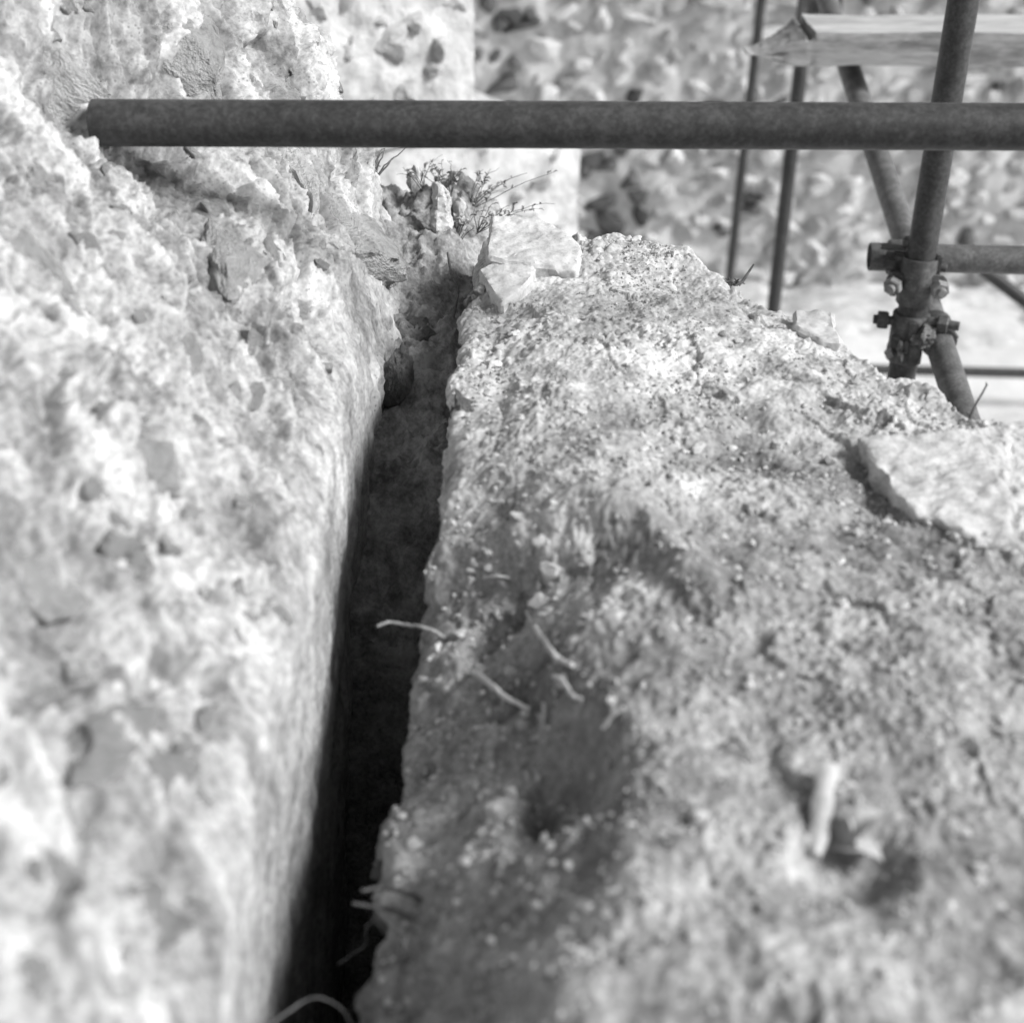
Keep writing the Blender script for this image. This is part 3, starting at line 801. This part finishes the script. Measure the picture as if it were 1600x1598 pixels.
# clamp high on the thicker plain upright
o2 = PY(1266, 8, 4.95)
cl = thing('scaffold_clamp', 'dark clamp at the top edge of the picture above the timber end', 'clamp', o2)
MB().arc(o2, (0, 0, 1), (0, -1, 0), -150, 150, TR + .0005, TR + .009, .09).build('collar', M['cast'], cl)
mb = MB(); mb.box(o2 + Vector((.055, -.02, .01)), (.04, 0, 0), (0, .03, 0), (0, 0, .028), .006); mb.box(o2 + Vector((-.03, -.03, -.01)), (.016, 0, 0), (0, .02, 0), (0, 0, .04), .005)
mb.build('saddle', M['cast'], cl)
MB().prism(o2 + Vector((.075, -.045, 0)), (.3, -1, 0), .014, .05, 6).build('bolt', M['cast'], cl)

# ================================================================== TIMBER
tY0 = 3.12
p0, p1 = PY(1168, 76, tY0), PY(1272, 62, tY0)
tz1, tz0 = PY(1300, 52, tY0).z, PY(1300, 104, tY0).z
xr = PY(1800, 60, tY0).x
bm = bmesh.new()
xs = np.concatenate([np.linspace(p0.x, p1.x, 26), np.linspace(p1.x + .004, xr, 60)])
W_ = .185
nyr = 12
sec = []
for x in xs:
    t = min(max((x - p0.x) / (p1.x - p0.x), 0), 1)           # splintered left end
    broken = x < p1.x + .001
    top = tz1 if not broken else tz0 + (tz1 - tz0) * (.42 + .75 * t ** 1.6) - .008
    bot = tz0 if not broken else tz0 + (tz1 - tz0) * .36 * (1 - t) ** 1.3
    notch = .034 if (x > p1.x - .014 and x < p1.x + .003) else 0
    ring = []
    y0_, y1_ = tY0, tY0 + W_ * (1 if not broken else .35 + .65 * t)
    loop = [(y0_, bot)] + [(y0_, bot + (top - bot) * k / 5) for k in range(1, 5)] + [(y0_ + .004, top - notch)] + \
           [(y0_ + (y1_ - y0_) * k / 6, top - notch) for k in range(1, 6)] + [(y1_, top - notch), (y1_, bot)]
    for i, (yy, zz) in enumerate(loop):
        nz_ = float(fbm(np.array([x * .6]), np.array([yy * 3 + zz * 5]), 9, 3, 601)[0])
        nz2 = float(fbm(np.array([x * 1.5]), np.array([yy * 9 + zz * 11]), 12, 3, 602)[0]) if broken else 0
        ring.append(bm.verts.new((x, yy + .003 * nz_ + .003 * nz2, zz + .003 * nz_ + .0028 * nz2)))
    sec.append(ring)
for a, b in zip(sec[:-1], sec[1:]):
    for k in range(len(a)):
        k2 = (k + 1) % len(a)
        bm.faces.new((a[k], a[k2], b[k2], b[k]))
bm.faces.new(sec[0]); bm.faces.new(sec[-1][::-1])
bmesh.ops.recalc_face_normals(bm, faces=bm.faces[:])
me = bpy.data.meshes.new('timber_beam'); bm.to_mesh(me); bm.free()
me.shade_smooth(); me.set_sharp_from_angle(angle=math.radians(40))
me.materials.append(M['wood']); me.materials.append(mineral('sunlit_timber_top', [(.40, .2), (.5, .34), (.60, .46)], 6, 30, 110, bump=.5, bd=.003, stretch=(.2, 1, 1)))  # second, paler wood paints sunlight onto the top faces
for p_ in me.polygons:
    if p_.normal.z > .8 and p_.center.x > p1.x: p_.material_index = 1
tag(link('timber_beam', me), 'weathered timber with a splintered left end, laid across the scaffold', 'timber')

# ================================================================== ROOTS, TWIGS, CHIPS
def strand(name, label, cat, pts, r0, r1, mat, sides=8):
    pp = [Vector(p) for p in pts]
    fine_ = []
    for i in range(len(pp) - 1):                                # Catmull-Rom
        a, b, c, d = pp[max(i - 1, 0)], pp[i], pp[i + 1], pp[min(i + 2, len(pp) - 1)]
        for k in range(6):
            t = k / 6
            fine_.append(.5 * ((2 * b) + (c - a) * t + (2 * a - 5 * b + 4 * c - d) * t * t + (3 * b - a - 3 * c + d) * t ** 3))
    fine_.append(pp[-1])
    fine_ = [p + Vector((random.uniform(-1, 1), random.uniform(-1, 1), random.uniform(-1, 1))) * r0 * .25 for p in fine_]
    n = len(fine_)
    return tag(MB().sweep(fine_, [r0 + (r1 - r0) * i / (n - 1) for i in range(n)], sides).build(name, mat, None, 60), label, cat)
def on(px, py, up=0.0):
    return RS.at(px, py)[0] + Vector((0, 0, up))
pr_ = on(700, 985, .0)
dr = proj(np.array(pr_))[2]
strand('root', 'pale root poking left out of the wall into the middle of the dark crack', 'root',
       [on(705, 992, -.006), P(668, 982, dr - .01), P(632, 976, dr + .0), P(608, 972, dr + .0), P(590, 978, dr - .01)], .0020, .0014, M['root'])
strand('root', 'long bent pale root on the dark slope above the hollow', 'root',
       [on(822, 962, .004), on(840, 1000, .009), on(858, 1035, .010), on(874, 1046, .010), on(893, 1040, .004)], .0027, .0020, M['root_pale'])
strand('root', 'short pale root curling into the dark hollow', 'root', [on(862, 1062, .004), on(874, 1085, .012), on(890, 1098, .010), on(905, 1096, .002)], .0023, .0017, M['root_pale'])
strand('root', 'pale root lying on the slope left of the dark hollow', 'root', [on(738, 1056, .006), on(765, 1086, .011), on(792, 1104, .011), on(830, 1116, .004)], .0026, .0016, M['root_pale'])
strand('root', 'tiny upright pale root standing left of the dark hollow', 'root', [on(843, 1145, 0), on(845, 1130, .008), on(846, 1122, .016)], .0018, .0014, M['root_pale'])
strand('root', 'pale straw at the right rim of the dark hollow', 'straw', [on(940, 1138, .002), on(955, 1122, .005), on(972, 1110, .003)], .0018, .0014, M['root_pale'])
strand('root', 'thin pale straw lying crosswise left of the small white stones', 'straw', [on(755, 910, .003), on(775, 911, .005), on(796, 913, .004)], .0016, .0012, M['root_pale'])
d2 = proj(np.array(on(640, 1400)))[2]
strand('root', 'upper of two dim roots reaching left into the crack near the bottom', 'root', [on(660, 1402, -.004), P(632, 1394, d2 - .01), P(600, 1386, d2), P(566, 1391, d2)], .0020, .0014, M['root_dim'])
strand('root', 'lower of two dim roots reaching left into the crack near the bottom', 'root', [on(660, 1442, -.004), P(625, 1426, d2), P(590, 1417, d2), P(552, 1411, d2)], .0020, .0014, M['root_dim'])
strand('root', 'thin dim kinked root hanging in the crack below the two roots', 'root', [P(600, 1432, d2 + .03), P(574, 1446, d2 + .03), P(571, 1475, d2 + .05), P(548, 1492, d2 + .06), P(528, 1506, d2 + .06)], .0012, .0008, M['root_dim'])
strand('root', 'dim root arching across the crack at the bottom edge', 'root', [P(418, 1605, .98), P(450, 1580, 1.0), P(490, 1558, 1.02), P(530, 1572, 1.03), P(552, 1605, 1.03)], .0011, .0008, M['root_dim'])
strand('root', 'dark root hanging down in the far end of the crack', 'root', [P(700, 395, 2.0), P(706, 430, 1.96), P(716, 455, 1.92), P(708, 500, 1.90), P(700, 560, 1.88), P(698, 600, 1.86)], .0018, .0011, M['twig'])
pb = on(1140, 432, .0)
db = float(proj(np.array(pb))[2])
t = thing('dry_weed', 'dark dry weed tuft with one slanted stalk on the ridge by the thin uprights', 'weed', pb)
mb = MB(); mb.sweep([P(1150, 446, db), P(1160, 440, db), P(1168, 428, db), P(1178, 413, db)], [.0014, .0022, .0017, .0012], 7); mb.build('stalk', M['twig'], t)
for k in range(9):
    a = random.uniform(-1, 1)
    mb = MB(); q0 = P(1150 + random.uniform(-8, 10), 446, db + .01)
    mb.sweep([q0, q0 + Vector((a * .008, random.uniform(-.004, .004), .005)), q0 + Vector((a * .017, random.uniform(-.01, .01), random.uniform(.0, .01)))], [.0014, .0012, .0005], 5)
    mb.build('sprig', M['twig'], t)
dt = float(proj(np.array(on(1512, 652)))[2])
t = thing('twig', 'thin bare twig standing on the ridge beside the foot of the brace', 'twig', P(1516, 654, dt))
mb = MB(); mb.sweep([P(1518, 664, dt), P(1516, 652, dt), P(1523, 634, dt), P(1534, 616, dt), P(1541, 603, dt), P(1541, 597, dt)], [.0022, .0017, .0012, .0011, .0009, .0006], 7); mb.build('stem', M['twig'], t)
mb = MB(); mb.sweep([P(1516, 650, dt), P(1510, 645, dt)], [.0012, .0005], 5); mb.build('sprig', M['twig'], t)
mb = MB(); mb.sweep([P(1540, 604, dt), P(1544, 601, dt)], [.0007, .0004], 5); mb.build('sprig', M['twig'], t)
strand('twig', 'fine dark twig lying on the pale slope left of the broad slab', 'twig', [on(1310, 668, .004), on(1325, 657, .008), on(1340, 646, .010)], .0008, .0005, M['twig'])
strand('twig', 'short dark twig lying on the gritty surface left of the wood chip', 'twig', [on(1145, 1160, .004), on(1160, 1175, .005), on(1178, 1192, .004)], .0016, .0014, M['root'])
# wood chip with curled dry leaf in its hollow
a_, b_ = on(1292, 1212, .010), on(1274, 1345, .006)
dirn = (b_ - a_).normalized(); side = dirn.cross(Vector((0, 0, 1))).normalized(); upv = side.cross(dirn)
bm = bmesh.new()
rings = []
for i in range(15):
    t_ = i / 14
    c = a_.lerp(b_, t_) + upv * .0015 * math.sin(t_ * 6)
    wdt = .0068 * (1 if t_ < .8 else 1 - (t_ - .8) * 2.2) * (1 + .12 * math.sin(t_ * 17))
    rings.append([bm.verts.new(c + side * wdt * sx_ + upv * h_) for sx_, h_ in ((-1, -.004), (-.95, .0025), (-.3, .0045), (.4, .004), (.95, .002), (1, -.004))])
for a, b in zip(rings[:-1], rings[1:]):
    for k in range(6): bm.faces.new((a[k], a[(k + 1) % 6], b[(k + 1) % 6], b[k]))
bm.faces.new(rings[0]); bm.faces.new(rings[-1][::-1])
bmesh.ops.recalc_face_normals(bm, faces=bm.faces[:])
me = bpy.data.meshes.new('wood_chip'); bm.to_mesh(me); bm.free(); me.shade_smooth(); me.set_sharp_from_angle(angle=.7)
tag(link('wood_chip', me, M['limestone']), 'pale splinter of wood lying beside the dry leaf at lower right', 'wood chip')
def leaf_mesh(name, L_, W_, curl, mat, thick=.0003):
    bm = bmesh.new(); rows = []
    for i in range(9):
        t_ = i / 8; w_ = W_ * math.sin(math.pi * (.06 + .9 * t_) ** .8) ** .9
        y, z = L_ * t_, curl * math.sin(t_ * 2.4)
        rows.append([(sx_ * w_, y, z + abs(sx_) * w_ * .7) for sx_ in (-1, -.5, 0, .5, 1)])
    for dz in (0, -thick):
        g_ = [[bm.verts.new((x, y, z + dz)) for x, y, z in r_] for r_ in rows]
        for i in range(8):
            for k in range(4): bm.faces.new((g_[i][k], g_[i][k + 1], g_[i + 1][k + 1], g_[i + 1][k]))
    me = bpy.data.meshes.new(name); bm.to_mesh(me); bm.free(); me.shade_smooth(); me.materials.append(mat)
    return me
lt = thing('dry_leaf', 'curled dry leaf lying in the hollow at lower right beside the wood chip', 'leaf', on(1325, 1345, .004))
big = leaf_mesh('blade', .034, .010, .010, M['dry_leaf'])
for (px, py, up, rz, rx) in ((1296, 1338, .006, -1.9, -.2), (1312, 1342, .012, -1.2, .4), (1352, 1350, .004, .4, .5)):
    place('blade', big, on(px, py, up), (1, 1, 1), Quaternion((0, 0, 1), rz) @ Quaternion((1, 0, 0), rx), lt)

# upright shard stones at the far end of the crack
def shard(pts, dep, thick, label, mat, seed):
    """standing flake: outline in pixels at depth dep, real thickness"""
    bm = bmesh.new()
    f_ = bm.faces.new([bm.verts.new(P(x, y, dep + dd_)) for x, y, dd_ in pts])
    ex = bmesh.ops.extrude_face_region(bm, geom=[f_])
    for v in ex['geom']:
        if isinstance(v, bmesh.types.BMVert): v.co += Vector((-thick * .35, thick, 0))
    bmesh.ops.recalc_face_normals(bm, faces=bm.faces[:])
    bmesh.ops.bevel(bm, geom=bm.edges[:], offset=.002, segments=1, affect='EDGES')
    bmesh.ops.triangulate(bm, faces=bm.faces[:])
    for _ in range(4):
        lg = [q for q in bm.edges if q.calc_length() > .006]
        if not lg: break
        bmesh.ops.subdivide_edges(bm, edges=lg, cuts=1); bmesh.ops.triangulate(bm, faces=bm.faces[:])
    bm.normal_update()
    V = np.array([v.co[:] for v in bm.verts]); a = fbm(V[:, 0] * 2 + V[:, 1], V[:, 2], 35, 4, seed, .6)
    nn = [v.normal.copy() for v in bm.verts]
    for v, n, q in zip(bm.verts, nn, a): v.co += n * .005 * float(q)
    me = bpy.data.meshes.new('stone_shard'); bm.to_mesh(me); bm.free(); me.shade_smooth(); me.set_sharp_from_angle(angle=.7)
    return tag(link('stone_shard', me, mat), label, 'stone')
shard([(683, 292, 0), (694, 289, 0), (706, 318, .01), (709, 350, .01), (700, 392, 0), (700, 425, -.01), (692, 432, -.01), (684, 400, 0), (680, 350, 0)], 2.06, .02, 'tall pointed stone shard standing upright in the end of the crack', M['top_plain'], 31)
shard([(716, 322, 0), (724, 318, 0), (728, 345, 0), (726, 368, 0), (716, 372, 0)], 2.12, .02, 'small upright stone shard right of the tall pointed shard', M['top_plain'], 32)
shard([(640, 268, 0), (652, 262, 0), (656, 300, 0), (650, 312, 0), (642, 300, 0)], 2.2, .015, 'slim dark stone shard upright left of the tall pointed shard', M['top_plain'], 33)
# lumps wedged in the crack
CS = Surf(np.stack([cx_, cy_, cz], -1))
M['lump'] = mineral('rough_lump', [(.36, .12), (.48, .26), (.62, .42)], 1.5, 7, 30, bump=.9, bd=.12)
WED = [rock_mesh('wedged_stone', 700 + i, 5, M['lump'], 7, .09) for i in range(3)]
for k, (px, py, dep, sx_, sz_, lab) in enumerate([(650, 530, 1.90, .026, .034, 'rounded dark stone wedged in the crack below the tall shard'),
                                               (618, 590, 1.78, .022, .040, 'lumpy stone wedged against the left side of the crack')]):
    o_ = place('wedged_stone', WED[k % 3], P(px, py, dep), (sx_, sx_ * 1.1, sz_), Quaternion((0, 0, 1), k * 1.3), None)
    tag(o_, lab, 'stone')

# ================================================================== PLANTS at the far end of the crack
LEAF = leaf_mesh('leaf', .008, .0027, .002, M['leaf'])
def plant(label, base, tips, nleaf, mat=M['twig'], r=.0007):
    t = thing('wild_plant', label, 'plant', base)
    tips = list(tips) + [q.lerp(base, random.uniform(.1, .5)) + Vector((random.uniform(-.02, .02), random.uniform(-.02, .02), random.uniform(-.005, .02))) for q in tips for _ in range(2)]
    for tip in tips:
        mid = base.lerp(tip, .5) + Vector((random.uniform(-.012, .012), random.uniform(-.01, .01), .018))
        pts = [base * (1 - u) ** 2 + mid * (2 * u * (1 - u)) + tip * u * u for u in np.linspace(0, 1, 9)]
        pts = [p + Vector((random.uniform(-1, 1), random.uniform(-1, 1), random.uniform(-1, 1))) * .0015 for p in pts]
        MB().sweep(pts, [r + (r * .4 - r) * i / 8 for i in range(9)], 6).build('stem', mat, t, 60)
        for k in range(max(nleaf // 2, 0)):
            u = random.uniform(.35, 1); i = min(int(u * 8), 7); p = pts[i].lerp(pts[i + 1], u * 8 - i)
            s_ = random.uniform(.6, 1.3)
            place('leaf', LEAF, p, (s_, s_, s_), Quaternion((0, 0, 1), random.uniform(0, 6.28)) @ Quaternion((1, 0, 0), random.uniform(-.5, 1.0)), t)
    return t
plant('dark woody twig curving up to the tube at the left rock edge', P(578, 292, 2.02), [P(583, 245, 2.0), P(640, 228, 2.05), P(600, 232, 2.03)], 0, r=.0016)
plant('small leafy weed growing behind the tall pointed shard', P(702, 312, 2.16), [P(672, 255, 2.14), P(700, 250, 2.18), P(722, 262, 2.15), P(655, 275, 2.16), P(690, 268, 2.2)], 7)
plant('leafy weed with long thin sprays reaching right behind the white stone', P(735, 330, 2.2), [P(868, 268, 2.16), P(780, 262, 2.2), P(748, 265, 2.2), P(812, 275, 2.24)], 6)
plant('low trailing weed with small leaves above the white corner stone', P(745, 365, 2.12), [P(868, 318, 2.1), P(830, 330, 2.14), P(776, 338, 2.1), P(762, 312, 2.14)], 6)
plant('tangled leafy weed at the dark end of the crack', P(715, 380, 2.08), [P(735, 345, 2.06), P(742, 362, 2.05), P(722, 340, 2.1)], 6)
plant('sparse dry weed between the slim shard and the tall shard', P(660, 300, 2.16), [P(628, 262, 2.14), P(664, 262, 2.2), P(690, 244, 2.2)], 3)
